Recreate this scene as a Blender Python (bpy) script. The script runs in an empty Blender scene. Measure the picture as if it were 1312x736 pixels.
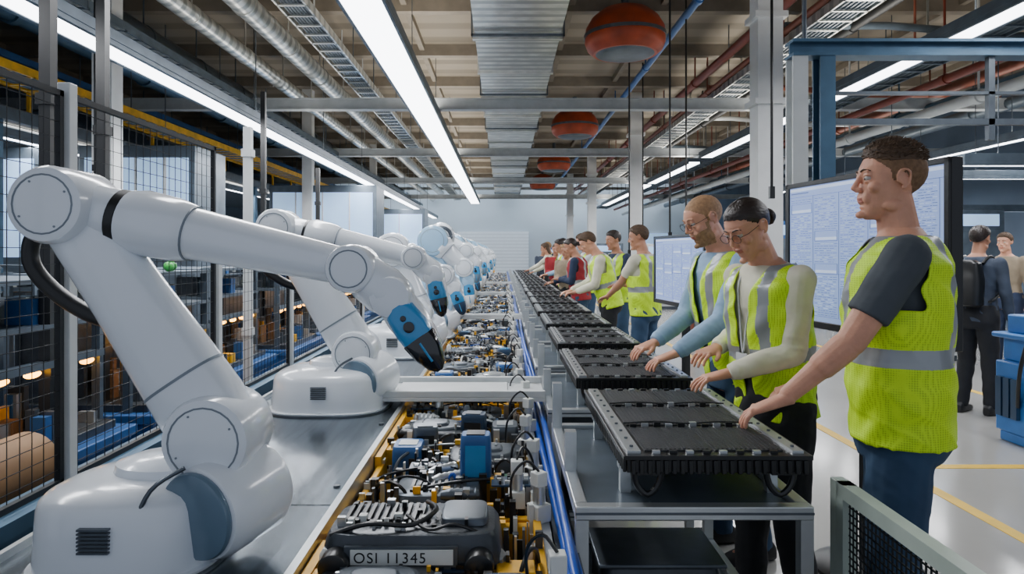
import bpy, bmesh, math, random
import numpy as np
from mathutils import Vector, Matrix
random.seed(7)
R=random.Random(11)
C=bpy.context.scene.collection
V=Vector
def hx(h):
    c=[int(h[i:i+2],16)/255 for i in (0,2,4)]
    return tuple((x/12.92 if x<=.04045 else ((x+.055)/1.055)**2.4) for x in c)
def mat(name,col,rough=.5,metal=0.,var=.12,scale=6.,bump=0.,bscale=60.,emit=0.,coat=0.,stretch=(1,1,1),pattern=None,col2=None,pscale=10.):
    if isinstance(col,str): col=hx(col)
    if isinstance(col2,str): col2=hx(col2)
    m=bpy.data.materials.new(name); m.use_nodes=True; n=m.node_tree; b=n.nodes['Principled BSDF']; L=n.links.new
    tc=n.nodes.new('ShaderNodeTexCoord'); mp=n.nodes.new('ShaderNodeMapping'); mp.inputs['Scale'].default_value=stretch
    L(tc.outputs['Object'],mp.inputs['Vector'])
    no=n.nodes.new('ShaderNodeTexNoise'); no.inputs['Scale'].default_value=scale; no.inputs['Detail'].default_value=4; L(mp.outputs[0],no.inputs['Vector'])
    cr=n.nodes.new('ShaderNodeValToRGB')
    cr.color_ramp.elements[0].position=.3; cr.color_ramp.elements[1].position=.7
    cr.color_ramp.elements[0].color=(*[c*(1-var) for c in col],1); cr.color_ramp.elements[1].color=(*[min(1,c*(1+var)) for c in col],1)
    L(no.outputs['Fac'],cr.inputs[0]); out=cr.outputs[0]
    if pattern:
        if pattern=='dots':
            t=n.nodes.new('ShaderNodeTexVoronoi'); t.inputs['Scale'].default_value=pscale; t.inputs['Randomness'].default_value=0.1; fac=t.outputs['Distance']
        else:
            t=n.nodes.new('ShaderNodeTexWave'); t.bands_direction=pattern; t.inputs['Scale'].default_value=pscale; fac=t.outputs['Fac']
        L(tc.outputs['Object'],t.inputs['Vector'])
        r2=n.nodes.new('ShaderNodeValToRGB'); r2.color_ramp.elements[0].position=.25; r2.color_ramp.elements[1].position=.5; L(fac,r2.inputs[0])
        mx=n.nodes.new('ShaderNodeMix'); mx.data_type='RGBA'; L(r2.outputs[0],mx.inputs[0]); mx.inputs[6].default_value=(*(col2),1); L(out,mx.inputs[7]); out=mx.outputs[2]
    L(out,b.inputs['Base Color']); b.inputs['Roughness'].default_value=rough; b.inputs['Metallic'].default_value=metal
    if coat: b.inputs['Coat Weight'].default_value=coat; b.inputs['Coat Roughness'].default_value=.12
    if emit: L(out,b.inputs['Emission Color']); b.inputs['Emission Strength'].default_value=emit
    if bump:
        n2=n.nodes.new('ShaderNodeTexNoise'); n2.inputs['Scale'].default_value=bscale; L(mp.outputs[0],n2.inputs['Vector'])
        bp=n.nodes.new('ShaderNodeBump'); bp.inputs['Strength'].default_value=bump; bp.inputs['Distance'].default_value=.01; L(n2.outputs['Fac'],bp.inputs['Height']); L(bp.outputs[0],b.inputs['Normal'])
    return m
white=mat('robot_white','eaf0f6',.2,0,.03,3,coat=.6)
bwhite=mat('robot_pale_blue','9cc4e2',.25,0,.05,3,coat=.5)
rgrey=mat('robot_grey','657d90',.3,.1,.05,coat=.3)
seam=mat('seam_grey','7f8a94',.5)
black=mat('black_plastic','141618',.35,0,.2,20)
dark=mat('dark_housing','3d4349',.34,.35,.25,12,bump=.1)
dgrey=mat('dark_grey_metal','5b636b',.35,.6,.2,10)
char=mat('module_charcoal','2c2f33',.45,.1,.15,30,bump=.3,bscale=200)
steel=mat('brushed_steel','7a848c',.2,.95,.25,5,bump=.05,stretch=(8,.6,1))
alu=mat('aluminium','c8cdcf',.3,.75,.08,12)
galv=mat('galvanised','d4d6d3',.3,.8,.25,5,pattern='Y',col2='a6abab',pscale=1.6)
paint=mat('light_grey_paint','c6cacb',.45,0,.06)
cyan=mat('tool_blue','2f8fc8',.25,0,.12,coat=.5)
gloss=mat('gloss_black','10141a',.15,0,.1,coat=.6)
navy=mat('navy_plastic','1c3854',.35,0,.2)
blue=mat('blue_paint','2a5c98',.4,.1,.15)
hose=mat('blue_hose','1b4fb4',.35,0,.1)
yel=mat('yellow_paint','e8ae10',.42,.1,.2,9)
amber=mat('amber_glow','ffa630',.4,0,.2,emit=14)
orange=mat('orange_paint','7a4230',.5,.1,.15)
redp=mat('red_pipe','7a3424',.45,.2,.1)
domem=mat('dome_red','9c3c1a',.45,.1,.3,4)
brown=mat('kraft_brown','8a6844',.7,0,.15)
green=mat('green_plastic','3fa84a',.4)
pcb=mat('circuit_green','2a5f48',.4,0,.25,40)
label=mat('label_white','d9dcd8',.5)
ink=mat('ink','1a1c1e',.6)
shelfm=mat('slate_metal','55616c',.4,.4,.2)
lampm=mat('lamp_diffuser','f6f9ff',.4,0,.0,emit=9)
tealsteel=mat('blue_grey_steel','46667f',.4,.4,.15)
winm=mat('lit_panel','9dc0e6',.3,0,.1,1.5,emit=.8)
class M:
    def __init__(s): s.v=[];s.f=[];s.mi=[];s.pr=[]
    def add(s,vs,fs,mi=0):
        vs=[tuple(v) for v in vs]; fs=[tuple(f) for f in fs]
        o=len(s.v); s.v+=vs; s.f+=[tuple(i+o for i in f) for f in fs]; s.mi+=[mi]*len(fs); s.pr.append((vs,fs,mi))
    def box(s,x0,x1,y0,y1,z0,z1,mi=0):
        s.add([(x0,y0,z0),(x1,y0,z0),(x1,y1,z0),(x0,y1,z0),(x0,y0,z1),(x1,y0,z1),(x1,y1,z1),(x0,y1,z1)],[(3,2,1,0),(4,5,6,7),(0,1,5,4),(1,2,6,5),(2,3,7,6),(3,0,4,7)],mi)
    def cb(s,c,d,mi=0):
        s.box(c[0]-d[0]/2,c[0]+d[0]/2,c[1]-d[1]/2,c[1]+d[1]/2,c[2]-d[2]/2,c[2]+d[2]/2,mi)
    def loft(s,rings,mi=0,n=16,p=2.):
        vs=[];fs=[]
        for c,ux,uy in rings:
            for i in range(n):
                a=2*math.pi*i/n; ca,sa=math.cos(a),math.sin(a)
                ca=math.copysign(abs(ca)**(2/p),ca); sa=math.copysign(abs(sa)**(2/p),sa)
                vs.append(c+ux*ca+uy*sa)
        k=len(rings)
        for j in range(k-1):
            for i in range(n):
                i2=(i+1)%n; fs.append((j*n+i,j*n+i2,(j+1)*n+i2,(j+1)*n+i))
        fs.append(tuple(reversed(range(n)))); fs.append(tuple((k-1)*n+i for i in range(n)))
        s.add(vs,fs,mi)
    def lathe(s,o,ax,prof,mi=0,n=28):
        ax=V(ax).normalized(); t=V((0,0,1)) if abs(ax.z)<.9 else V((1,0,0)); ux=t.cross(ax).normalized(); uy=ax.cross(ux)
        s.loft([(V(o)+ax*h,ux*max(r,1e-4),uy*max(r,1e-4)) for r,h in prof],mi,n)
    def cyl(s,a,b,r,mi=0,n=16,r2=None):
        a=V(a);b=V(b); l=(b-a).length; s.lathe(a,b-a,[(r,0),(r if r2 is None else r2,l)],mi,n)
    def drum(s,o,ax,r,h0,h1,mi=0,e=.012,n=36):
        s.lathe(o,ax,[(r-e,h0),(r-e*.3,h0+e*.3),(r,h0+e),(r,h1-e),(r-e*.3,h1-e*.3),(r-e,h1)],mi,n)
    def cap(s,p0,r0,p1,r1,mi=0,n=14,flat=False):
        p0=V(p0);p1=V(p1); ax=(p1-p0).normalized(); t=V((0,0,1)) if abs(ax.z)<.9 else V((0,1,0))
        ux=t.cross(ax).normalized(); uy=ax.cross(ux); rings=[]
        if not flat:
            for a in (80,60,35,15): q=math.radians(a); rings.append((p0-ax*r0*math.sin(q),r0*math.cos(q)))
        rings+=[(p0,r0),(p1,r1)]
        if not flat:
            for a in (15,35,60,80): q=math.radians(a); rings.append((p1+ax*r1*math.sin(q),r1*math.cos(q)))
        s.loft([(c,ux*r,uy*r) for c,r in rings],mi,n)
    def tube(s,pts,rad,mi=0,n=8,sub=0):
        pts=[V(p) for p in pts]; rs=rad if isinstance(rad,(list,tuple)) else [rad]*len(pts)
        if sub:
            q=[];qr=[]
            P=[pts[0]]+pts+[pts[-1]]
            for i in range(1,len(P)-2):
                for j in range(sub):
                    t=j/sub; a,b,c,d=P[i-1],P[i],P[i+1],P[i+2]
                    q.append(.5*((2*b)+(c-a)*t+(2*a-5*b+4*c-d)*t*t+(-a+3*b-3*c+d)*t**3)); qr.append(rs[i-1]*(1-t)+rs[i]*t)
            q.append(pts[-1]);qr.append(rs[-1]); pts=q;rs=qr
        rings=[];ux=None
        for i,p in enumerate(pts):
            d=(pts[min(i+1,len(pts)-1)]-pts[max(i-1,0)]).normalized()
            if ux is None:
                t=V((0,0,1)) if abs(d.z)<.9 else V((1,0,0)); ux=t.cross(d).normalized()
            else: ux=(ux-d*ux.dot(d)).normalized()
            rings.append((p,ux*rs[i],d.cross(ux)*rs[i]))
        s.loft(rings,mi,n)
    def ell(s,c,r,mi=0,n=16,m=10,rot=None):
        c=V(c); rings=[]
        X,Y,Z=V((r[0],0,0)),V((0,r[1],0)),V((0,0,r[2]))
        if rot is not None: X,Y,Z=rot@X,rot@Y,rot@Z
        for j in range(m+1):
            a=-math.pi/2+math.pi*j/m; k=max(math.cos(a),.02); rings.append((c+Z*math.sin(a),X*k,Y*k))
        s.loft(rings,mi,n)
    def mesh(s,name,mats):
        me=bpy.data.meshes.new(name); me.from_pydata(s.v,[],s.f)
        for m in mats: me.materials.append(m)
        me.polygons.foreach_set('material_index',s.mi); me.polygons.foreach_set('use_smooth',[True]*len(s.f))
        me.update(); me.set_sharp_from_angle(angle=math.radians(38)); return me
    def obj(s,name,mats,parent=None,loc=(0,0,0),bev=0,lab=None,cat=None,grp=None,kind=None):
        if not isinstance(mats,(list,tuple)): mats=[mats]
        o=bpy.data.objects.new(name,s.mesh(name,mats)); C.objects.link(o); o.location=loc
        if parent: o.parent=parent
        if bev:
            b=o.modifiers.new('b','BEVEL'); b.width=bev; b.segments=2; b.limit_method='ANGLE'; b.angle_limit=math.radians(50)
        tag(o,lab,cat,grp,kind); return o
    def split(s,name,mats,parent,bev=0):
        if not isinstance(mats,(list,tuple)): mats=[mats]
        for vs,fs,mi in s.pr:
            q=M(); q.add(vs,fs,0); q.obj(name,mats[mi],parent,bev=bev)
def tag(o,lab=None,cat=None,grp=None,kind=None):
    if lab:o['label']=lab
    if cat:o['category']=cat
    if grp:o['group']=grp
    if kind:o['kind']=kind
def root(name,lab,cat,loc=(0,0,0),rz=0,grp=None):
    o=bpy.data.objects.new(name,None); o.empty_display_size=.1; C.objects.link(o); o.location=loc; o.rotation_euler=(0,0,rz); tag(o,lab,cat,grp); return o
def dup(o,loc,rz=None,parent=None,lab=None):
    n=o.copy(); C.objects.link(n)
    if parent: n.parent=parent
    else:
        n.location=loc
        if rz is not None: n.rotation_euler=(0,0,rz)
        if lab: n['label']=lab
    for c in o.children: dup(c,None,parent=n)
    return n
def text(s,size,name,parent,loc,rot,m=ink):
    cu=bpy.data.curves.new('t','FONT'); cu.body=s; cu.size=size; cu.extrude=.0004; cu.space_character=1.15
    t=bpy.data.objects.new('t',cu); C.objects.link(t); bpy.context.view_layer.update()
    me=bpy.data.meshes.new_from_object(t.evaluated_get(bpy.context.evaluated_depsgraph_get())); bpy.data.objects.remove(t)
    me.materials.clear(); me.materials.append(m); o=bpy.data.objects.new(name,me); C.objects.link(o); o.parent=parent; o.location=loc; o.rotation_euler=rot; return o

# ---------------- structure
fl=mat('epoxy_floor','a3a29e',.18,0,.06,1.2,bump=.02,bscale=4,coat=.3)
ce=mat('ceiling_panel','93897a',.8,0,.12,.8,pattern='Y',col2='7d7466',pscale=.5)
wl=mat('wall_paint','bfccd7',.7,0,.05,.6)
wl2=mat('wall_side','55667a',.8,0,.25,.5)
def struct(name,b,m):
    q=M(); q.box(*b); return q.obj(name,m,kind='structure')
struct('floor',(-10,10,-1.5,33,-.1,0),fl)
struct('ceiling',(-10,10,-1.5,33,4.8,4.9),ce)
struct('wall_back',(-10,10,32.5,32.7,0,4.8),wl)
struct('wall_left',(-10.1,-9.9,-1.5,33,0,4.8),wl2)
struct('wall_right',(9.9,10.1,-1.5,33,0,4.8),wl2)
wp=mat('white_column','d6d9da',.5,0,.05)
for y in (7.2,14.3,21.4,28.4):
    q=M(); q.box(2.64,2.9,y-.12,y+.12,0,4.8); q.box(2.6,2.94,y-.16,y+.16,0,.05); q.box(2.6,2.94,y-.16,y+.16,3.0,3.06); q.box(2.6,2.94,y-.16,y+.16,3.9,3.96); q.obj('trim_1',wp,kind='structure')
for y in (6.9,14,21):
    q=M(); q.box(-4.1,-3.9,y-.1,y+.1,0,4.8); q.obj('trim_2',wp,kind='structure')
rib=mat('ceiling_rib','80776a',.7)
for i in range(16):
    q=M(); q.box(-9.9,9.9,1+i*2-.07,1+i*2+.07,4.62,4.8); q.obj('trim_3',rib,kind='structure')
for x in (-8,-6,-4.2,-1.3,.9,2.1,6.0,8): 
    q=M(); q.box(x-.04,x+.04,1,32,4.7,4.8); q.obj('trim_4',rib,kind='structure')
q=M(); q.box(6.2,7.9,32.4,32.5,0,2.4); q.obj('door_1',winm,kind='structure')
q=M(); q.box(-2.2,1.2,32.4,32.5,0,2.5); q.obj('door_2',mat('shutter','d2dce6',.5,0,.04,pattern='Z',col2='c0cbd6',pscale=2,emit=.2),kind='structure')  # faint glow put into the shutter colour to brighten it
lm=mat('floor_line_yellow','d9b02a',.5)
for x0,x1,y0,y1 in ((2.6,2.68,1,30),(2.68,9.5,4.6,4.68),(4.9,4.98,4.68,14),(2.68,4.9,9.2,9.28)):
    q=M(); q.box(x0,x1,y0,y1,0,.003); q.obj('floor_marking_line',lm,lab='yellow painted guide line on the floor',cat='floor marking',grp='yellow floor lines')
bg_=mat('beam_grey','a6acb0',.5)
for y in (10.3,15.2,21,27):
    q=M(); q.box(-9.8,9.8,y-.06,y+.06,3.63,3.76); q.box(-9.8,9.8,y-.08,y+.08,3.61,3.63); q.box(-9.8,9.8,y-.08,y+.08,3.76,3.78)
    q.obj('roof_beam',bg_,lab='light grey steel beam crossing under the ceiling',cat='beam',grp='cross beams')
q=M(); 
for i in range(20):
    y=.5+i*1.55; q.box(-.34,.68,y,y+1.5,4.05,4.4); q.box(-.37,.71,y+1.48,y+1.56,4.02,4.43)
for i in range(10): q.box(-.38,.72,2+i*3,2.04+i*3,4.0,4.03,1); q.box(-.38,-.36,2+i*3,2.04+i*3,4.0,4.8,1); q.box(.7,.72,2+i*3,2.04+i*3,4.0,4.8,1)
q.obj('ventilation_duct',[galv,dgrey],lab='long rectangular galvanised ventilation duct hung under the ceiling',cat='duct')
for x,z,r,m in ((-2.75,4.1,.13,galv),(-3.3,3.98,.1,galv),(-4.6,4.2,.16,shelfm),(-2.42,4.4,.06,paint),(-1.6,4.3,.05,dgrey)):
    q=M(); q.cyl((x,.5,z),(x,32,z),r,0,18)
    for i in range(20): q.cyl((x,1.2+i*1.5,z),(x,1.26+i*1.5,z),r*1.07,0,18); q.cyl((x,1.23+i*1.5,z),(x,1.23+i*1.5,4.8),.01,0,6)
    q.obj('round_duct',m,lab='round metal duct running along the hall',cat='duct',grp='round ducts')
def tray(x,z,w,m):
    q=M(); q.box(x-w/2,x-w/2+.02,.5,31,z,z+.09); q.box(x+w/2-.02,x+w/2,.5,31,z,z+.09)
    for i in range(100): q.box(x-w/2,x+w/2,.6+i*.3,.63+i*.3,z,z+.015)
    for j in range(7): q.cyl((x-w/2+.05+j*(w-.1)/6,.5,z+.04),(x-w/2+.05+j*(w-.1)/6,31,z+.04),.02,1,6)
    for i in range(8): q.cyl((x-w/2,2+i*4,z),(x-w/2,2+i*4,4.8),.008,2,6); q.cyl((x+w/2,2+i*4,z),(x+w/2,2+i*4,4.8),.008,2,6)
    q.obj('cable_tray',[m,shelfm,dgrey],lab='metal ladder cable tray with dark cables under the ceiling',cat='cable tray',grp='cable trays')
tray(-2.05,3.85,.3,galv); tray(-3.9,3.6,.5,shelfm); tray(-5.2,3.3,.5,yel); tray(3.5,3.9,.4,galv); tray(4.4,3.45,.5,shelfm); tray(-6.5,3.9,.6,blue); tray(5.4,3.95,.4,shelfm)
for x,z,r,m in ((3.1,4.2,.06,redp),(3.3,4.05,.04,orange),(4.85,3.75,.06,orange),(5.0,3.9,.1,galv),(5.2,3.5,.05,redp),(5.6,3.3,.07,paint),(3.85,4.35,.1,galv),(6.4,3.6,.1,tealsteel),(2.3,4.45,.05,blue),(5.9,4.2,.15,galv),(4.1,4.1,.05,ink),(6.9,4.0,.08,orange),(7.6,3.7,.1,shelfm),(-5.8,4.3,.12,tealsteel),(-7.4,4.2,.15,shelfm)):
    q=M(); q.cyl((x,1,z),(x,32,z),r,0,14)
    for i in range(10): q.cyl((x,2+i*3,z),(x,2.1+i*3,z),r*1.25,0,14); q.box(x-.01,x+.01,2.04+i*3,2.06+i*3,z,4.8)
    q.obj('ceiling_pipe',m,lab='painted service pipe running under the ceiling',cat='pipe',grp='ceiling pipes')
for i,y in enumerate((5,6.5,8,11,13.5,17)):
    q=M(); q.tube([(3.3,y,4.12),(4.5,y,4.12),(6,y,4.0),(8,y,4.0)],.045,0,10); q.cyl((4.2,y,4.12),(4.2,y,4.8),.01)
    q.obj('branch_pipe',[galv,redp,shelfm,orange,paint,shelfm][i],lab='branch pipe crossing to the side under the ceiling',cat='pipe',grp='branch pipes')
for i in range(4):
    y=8.6+i*6.05; o=root('red_ceiling_dome','round rust-red dome unit hanging from the ceiling','ceiling unit',(1.53,y,4.0),grp='red ceiling domes')
    q=M(); q.lathe((0,0,0),(0,0,1),[(.40,-.04),(.47,.02),(.5,.1),(.5,.16)],0,40); q.lathe((0,0,.2),(0,0,1),[(.5,0),(.49,.08),(.42,.2),(.3,.3),(.14,.36),(.05,.37)],0,40); ds=q.obj('dome_shell',domem,o)
    q=M(); q.lathe((0,0,.16),(0,0,1),[(.515,0),(.515,.04)],0,40); q.obj('dome_band',dgrey,ds)
    q=M(); q.lathe((0,0,-.075),(0,0,1),[(.12,0),(.3,.01),(.36,.03),(.38,.045)],0,40); q.obj('dome_underside',shelfm,o)
    q=M(); q.cyl((0,0,.55),(0,0,.8),.05); q.obj('stem',dgrey,o)
def lamp(x,z,y0,y1,w,axis='y',pw=None,up=.6):
    o=root('linear_ceiling_lamp','long white linear lamp hung from the ceiling','ceiling lamp',(x,y0,z),grp='linear ceiling lamps')
    if axis=='x': o.rotation_euler=(0,0,-math.pi/2)
    L=y1-y0; q=M(); q.box(-w/2-.03,w/2+.03,0,L,.02,.1); q.box(-w/2-.03,-w/2,0,L,-.02,.02);q.box(w/2,w/2+.03,0,L,-.02,.02); q.obj('lamp_housing',shelfm,o,bev=.004)
    q=M(); q.box(-w/2,w/2,.01,L-.01,-.01,.015); q.obj('lamp_diffuser',lampm,o)
    q=M()
    for i in range(max(2,int(L/3))): q.cyl((0,.4+i*min(3,L/3),.1),(0,.4+i*min(3,L/3),4.8-z),.006,0,6)
    q.split('suspension_wire',dgrey,o)
    for dn in (1,0):
        ld=bpy.data.lights.new('lamp','AREA'); ld.shape='RECTANGLE'; ld.size=w; ld.size_y=L; ld.energy=(pw or 16)*L*(1 if dn else up); ld.color=(.97,.975,1) if dn else (1,.94,.84)
        lo=bpy.data.objects.new('lamp_and_fill_light',ld); C.objects.link(lo); lo.parent=o; lo.location=(0,L/2,-.03 if dn else .13)
        if not dn: lo.rotation_euler=(math.pi,0,0)  # upward light is an added fill that brightens the ceiling
        if not up: break
lamp(-1.15,3.5,2.2,28,.34,pw=23,up=.5); lamp(-2.9,2.95,1.6,29,.2,pw=17,up=.2)
for a,b in ((2.2,8.6),(9.2,13.5),(14.3,18.5),(19,27)): lamp(4.0,3.35,a,b,.22,pw=24,up=.5)
lamp(-6.2,2.9,6,22,.14,pw=14,up=.2); lamp(7.0,3.0,6,20,.16,pw=19,up=.3)  # far-left one is an added fill brightening the left area
lamp(4.6,2.35,6.9,11,.12,'x',7,0); lamp(5.0,2.5,9.5,13,.12,'x',7,0); lamp(5.6,2.2,12,16,.12,'x',7,0)
o=root('wall_fill_light','added linear fill light brightening the far wall','ceiling lamp',(0,30.6,4.3))  # fill light and its housing are added to brighten the far wall
q=M(); q.box(-8,8,-.1,.1,0,.12); q.cyl((-4,0,.12),(-4,0,.5),.01); q.cyl((4,0,.12),(4,0,.5),.01); q.obj('lamp_housing',paint,o)
ld=bpy.data.lights.new('lamp','AREA'); ld.shape='RECTANGLE'; ld.size=16; ld.size_y=.15; ld.energy=330; ld.color=(.8,.9,1); lo=bpy.data.objects.new('lamp_and_fill_light',ld); C.objects.link(lo); lo.parent=o; lo.location=(0,.12,-.02); lo.rotation_euler=(math.radians(50),0,0)

# ---------------- deck
o=root('steel_deck','brushed stainless steel deck carrying the row of robot arms','machine deck')
q=M()
for i in range(20): q.box(-1.14,-.46,.4+i*1.5,.4+i*1.5+1.494,.735,.75)
q.obj('deck_plate',steel,o)
q=M(); q.box(-1.12,-.48,.4,30.4,.2,.735); q.obj('deck_body',dgrey,o)
for b in ((-.475,-.455,.4,30.4,.6,.757),(-1.15,-1.135,.4,30.4,.6,.77)): q=M(); q.box(*b); q.obj('edge_trim',alu,o)
q=M()
for i in range(12):
    for x in (-1.1,-.5): q.cyl((x,.55+i*.75,.75),(x,.55+i*.75,.755),.011,0,8)
q.split('bolt',dgrey,o)
q=M(); 
for i in range(16):
    for x in (-1.05,-.55): q.box(x-.04,x+.04,.6+i*1.9,.68+i*1.9,0,.2)
q.split('leg',dgrey,o)
o=root('assembly_conveyor','long conveyor trough filled with machine assemblies','conveyor')
q=M(); q.box(-.45,.14,.4,30.4,.5,.56); q.obj('conveyor_bed',dark,o)
for i in range(20): q=M(); q.box(-.452,-.43,.9+i*1.5,1.7+i*1.5,.56,.735); q.box(-.43,-.38,1.0+i*1.5,1.06+i*1.5,.56,.73); q.box(-.43,-.38,1.5+i*1.5,1.56+i*1.5,.56,.73); q.obj('side_bracket',yel,o)
q=M(); q.box(.09,.13,.4,30.4,.56,.69); q.obj('side_rail',alu,o)
q=M(); q.box(.14,.2,.4,30.4,.58,.66); q.obj('cable_channel',dgrey,o)
q=M()
for i in range(18): q.box(-.43,-.37,.6+i*1.7,.68+i*1.7,0,.5); q.box(.05,.12,.6+i*1.7,.68+i*1.7,0,.5)
q.split('leg',dgrey,o)
for k,(x,z) in enumerate(((.155,.68),(.185,.68),(.17,.704))):
    q=M(); q.tube([(x+.008*math.sin(i*1.3+k*2),.5+i*.8,z+.004*math.sin(i*2+k)) for i in range(36 if k<2 else 6)],.012,0,10,sub=3)
    q.obj('air_hose',hose,lab='blue pneumatic hose running along the conveyor edge',cat='hose',grp='blue air hoses')
def rbox(q,c,d,mi=0,p=5,t=.9,n=28):
    c=V(c);h=d[2]
    q.loft([(c+V((0,0,z*h)),V((d[0]/2*s,0,0)),V((0,d[1]/2*s,0))) for z,s in ((0,1),(.08,1.03),(.6,1),(.85,t+.04),(.97,t),(1,t-.05))],mi,n,p)
def assembly(seed,lab,w=.55,l=.66):
    r=random.Random(seed); o=root('machine_assembly',lab,'machine assembly',grp='assemblies on the conveyor')
    u=r.uniform
    q=M()
    for x in (-w/2,w/2-.022): q.box(x,x+.022,-l/2,l/2,0,.12)
    for y in (-l/2,-.02,l/2-.03): q.box(-w/2+.02,w/2-.02,y,y+.03,0,.1)
    for k in range(9):
        a,b=u(-w/2+.02,w/2-.12),u(-l/2,l/2-.12); q.box(a,a+u(.04,.1),b,b+u(.03,.11),.0,u(.11,.165))
    q.obj('carrier_frame',yel,o,bev=.003)
    q=M(); rbox(q,(-w*.2,-l*.25,.03),(w*.52,l*.38,.125)); h1=q.obj('housing',dark,o)
    q=M(); rbox(q,(w*.06,l*.25,.03),(w*.52,l*.32,.115)); h2=q.obj('housing',dgrey if seed%2 else dark,o)
    q=M(); rbox(q,(-w*.2,-l*.24,.15),(w*.36,l*.25,.016),0,p=4); rbox(q,(-w*.2,-l*.24,.166),(w*.2,l*.14,.01),0,p=4); q.obj('cover_plate',dgrey if seed%2 else alu,h1)
    q=M()
    for i in range(9): q.box(w*-.1+i*.02,w*-.1+i*.02+.009,l*.16,l*.35,.135,.152)
    q.split('cooling_fin',black,h2)
    q=M(); rbox(q,(w*.32,-l*.3,.03),(w*.2,l*.2,.145),0,p=6,t=.95); cbx=q.obj('control_box',[navy,blue,dgrey][seed%3],o)
    q=M(); q.box(w*.26,w*.38,-l*.35,-l*.25,.172,.178); q.obj('control_panel',[cyan,label,alu][seed%3],cbx)
    for k in range(3):
        q=M(); a,b=((-w*.42,l*.02),(w*.05,-l*.1),(-w*.46,l*.2))[k]; zz=.125+.015*k; q.box(a,a+.12,b,b+.085,zz,zz+.005); q.obj('circuit_board',pcb if k==0 else navy,o)
        q=M()
        for t in range(16): c_,d_=a+.006+(t%4)*.028,b+.006+(t//4)*.02; q.box(c_,c_+u(.006,.022),d_,d_+u(.005,.015),zz+.005,zz+u(.009,.02),r.randrange(4))
        q.obj('chip',[black,alu,label,dgrey],o)
    for k in range(8):
        q=M(); x,y=(u(-w*.4,w*.4),u(-l*.08,l*.12)) if k<3 else (u(-l*.4,l*.38),u(-l*.46,l*.46)); rr=u(.013,.028); h=u(.12,.175)
        if k%2: q.lathe((x,y,.03),(0,0,1),[(rr,0),(rr,h*.5),(rr*1.25,h*.52),(rr*1.25,h*.6),(rr*.8,h*.64),(rr*.8,h*.9),(rr*.4,h)],0,20)
        else: q.lathe((x-.05,y,.145),(1,u(-1,1),0),[(rr*.5,0),(rr,.01)]+[(rr*(1 if j%2 else .85),.015+j*.01) for j in range(9)]+[(rr*.6,.115)],0,20)
        q.obj('motor',[alu,dgrey,alu,black,dgrey,alu,black,label][k],o)
    for k in range(8):
        q=M(); a=V((u(-w/2,w/2),u(-l/2,l/2),.1)); b=V((u(-w/2,w/2),a.y+u(-.16,.16),.11)); m=(a+b)/2+V((0,0,u(.05,.075)))
        q.tube([a,a*.7+m*.3+V((0,0,.03)),m,b*.7+m*.3+V((0,0,.02)),b],u(.0025,.006),0,6,sub=4); q.obj('cable',[black,black,hose,black,alu,black,dgrey][k%7],o)
    q=M()
    for k in range(240):
        x,y=u(-w/2,w/2-.02),u(-l/2,l/2-.02); z=r.choice((.08,.12,.15)); a,b,h=u(.005,.026),u(.005,.026),u(.006,.022)
        q.box(x,x+a,y,y+b,max(0,z-.07),z+h,r.choice([0,0,0,1,1,2,2,3,4,6,6]))
        if k%8==0: q.cyl((x,y,z),(x,y,z+h+.012),.005,1,8)
    q.obj('small_component',[black,alu,dgrey,label,yel,pcb,dark],o,kind='stuff')
    return o
As=[assembly(s,lb) for s,lb in ((3,'dark machine assembly with metal cylinders in a yellow carrier'),(7,'black and navy machine assembly with hoses in a yellow carrier'),(11,'grey machine assembly with white panel in a yellow carrier'),(16,'dark assembly with silver motors and blue cable'))]
ys=[1.62,2.3,2.98]+[3.8+i*.69 for i in range(31)]
for i,y in enumerate(ys):
    if i<4: As[i].location=(-.17,y,.582); As[i].rotation_euler=(0,0,0 if i%2==0 else math.pi)
    else: dup(As[(i*7+i//3)%4],(-.17+R.uniform(-.005,.005),y,.582),(0 if i%3 else math.pi))
o=root('gearbox_module','dark grey gearbox module with pale lettered label strip','gearbox module',(-.215,1.68,.7))
q=M(); rbox(q,(0,0,0),(.42,.22,.1),0,6,.93); hb=q.obj('housing',dark,o)
q=M(); q.box(-.15,.11,-.1185,-.108,.032,.078); q.obj('label_plate',dgrey,hb)
q=M(); q.box(-.135,.1,-.122,-.1185,.038,.072); q.obj('label_sticker',label,hb)
text('OSI 11345',.034,'lettering',hb,(-.128,-.1225,.043),(math.pi/2,0,0))
q=M()
for i in range(12): q.box(-.17+i*.018,-.17+i*.018+.009,-.03,.08,.098,.108)
q.split('cooling_fin',black,hb)
q=M(); rbox(q,(.12,.01,.1),(.11,.13,.018),0,6,.95); q.obj('cover_panel',dgrey,o)
q=M()
for k in range(26): x,y=R.uniform(-.18,.17),R.uniform(-.09,.07); q.box(x,x+R.uniform(.006,.02),y,y+R.uniform(.006,.02),.095,.1+R.uniform(.006,.022),k%3)
q.obj('small_component',[black,alu,label],o,kind='stuff')
q=M(); q.tube([(-.19,-.08,.09),(-.1,-.09,.12),(.0,-.07,.11),(.05,0,.12),(.02,.08,.11)],.006,0,8,sub=5); q.tube([(.17,-.08,.09),(.1,-.08,.115),(.04,-.085,.105),(-.02,-.02,.115)],.004,0,8,sub=5); q.split('cable',black,o)
q=M()
for x in (-.17,.16): q.drum((x,-.1,.04),(0,-1,0),.034,0,.05,0,.006,24)
q.split('port_cap',black,o)
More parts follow.
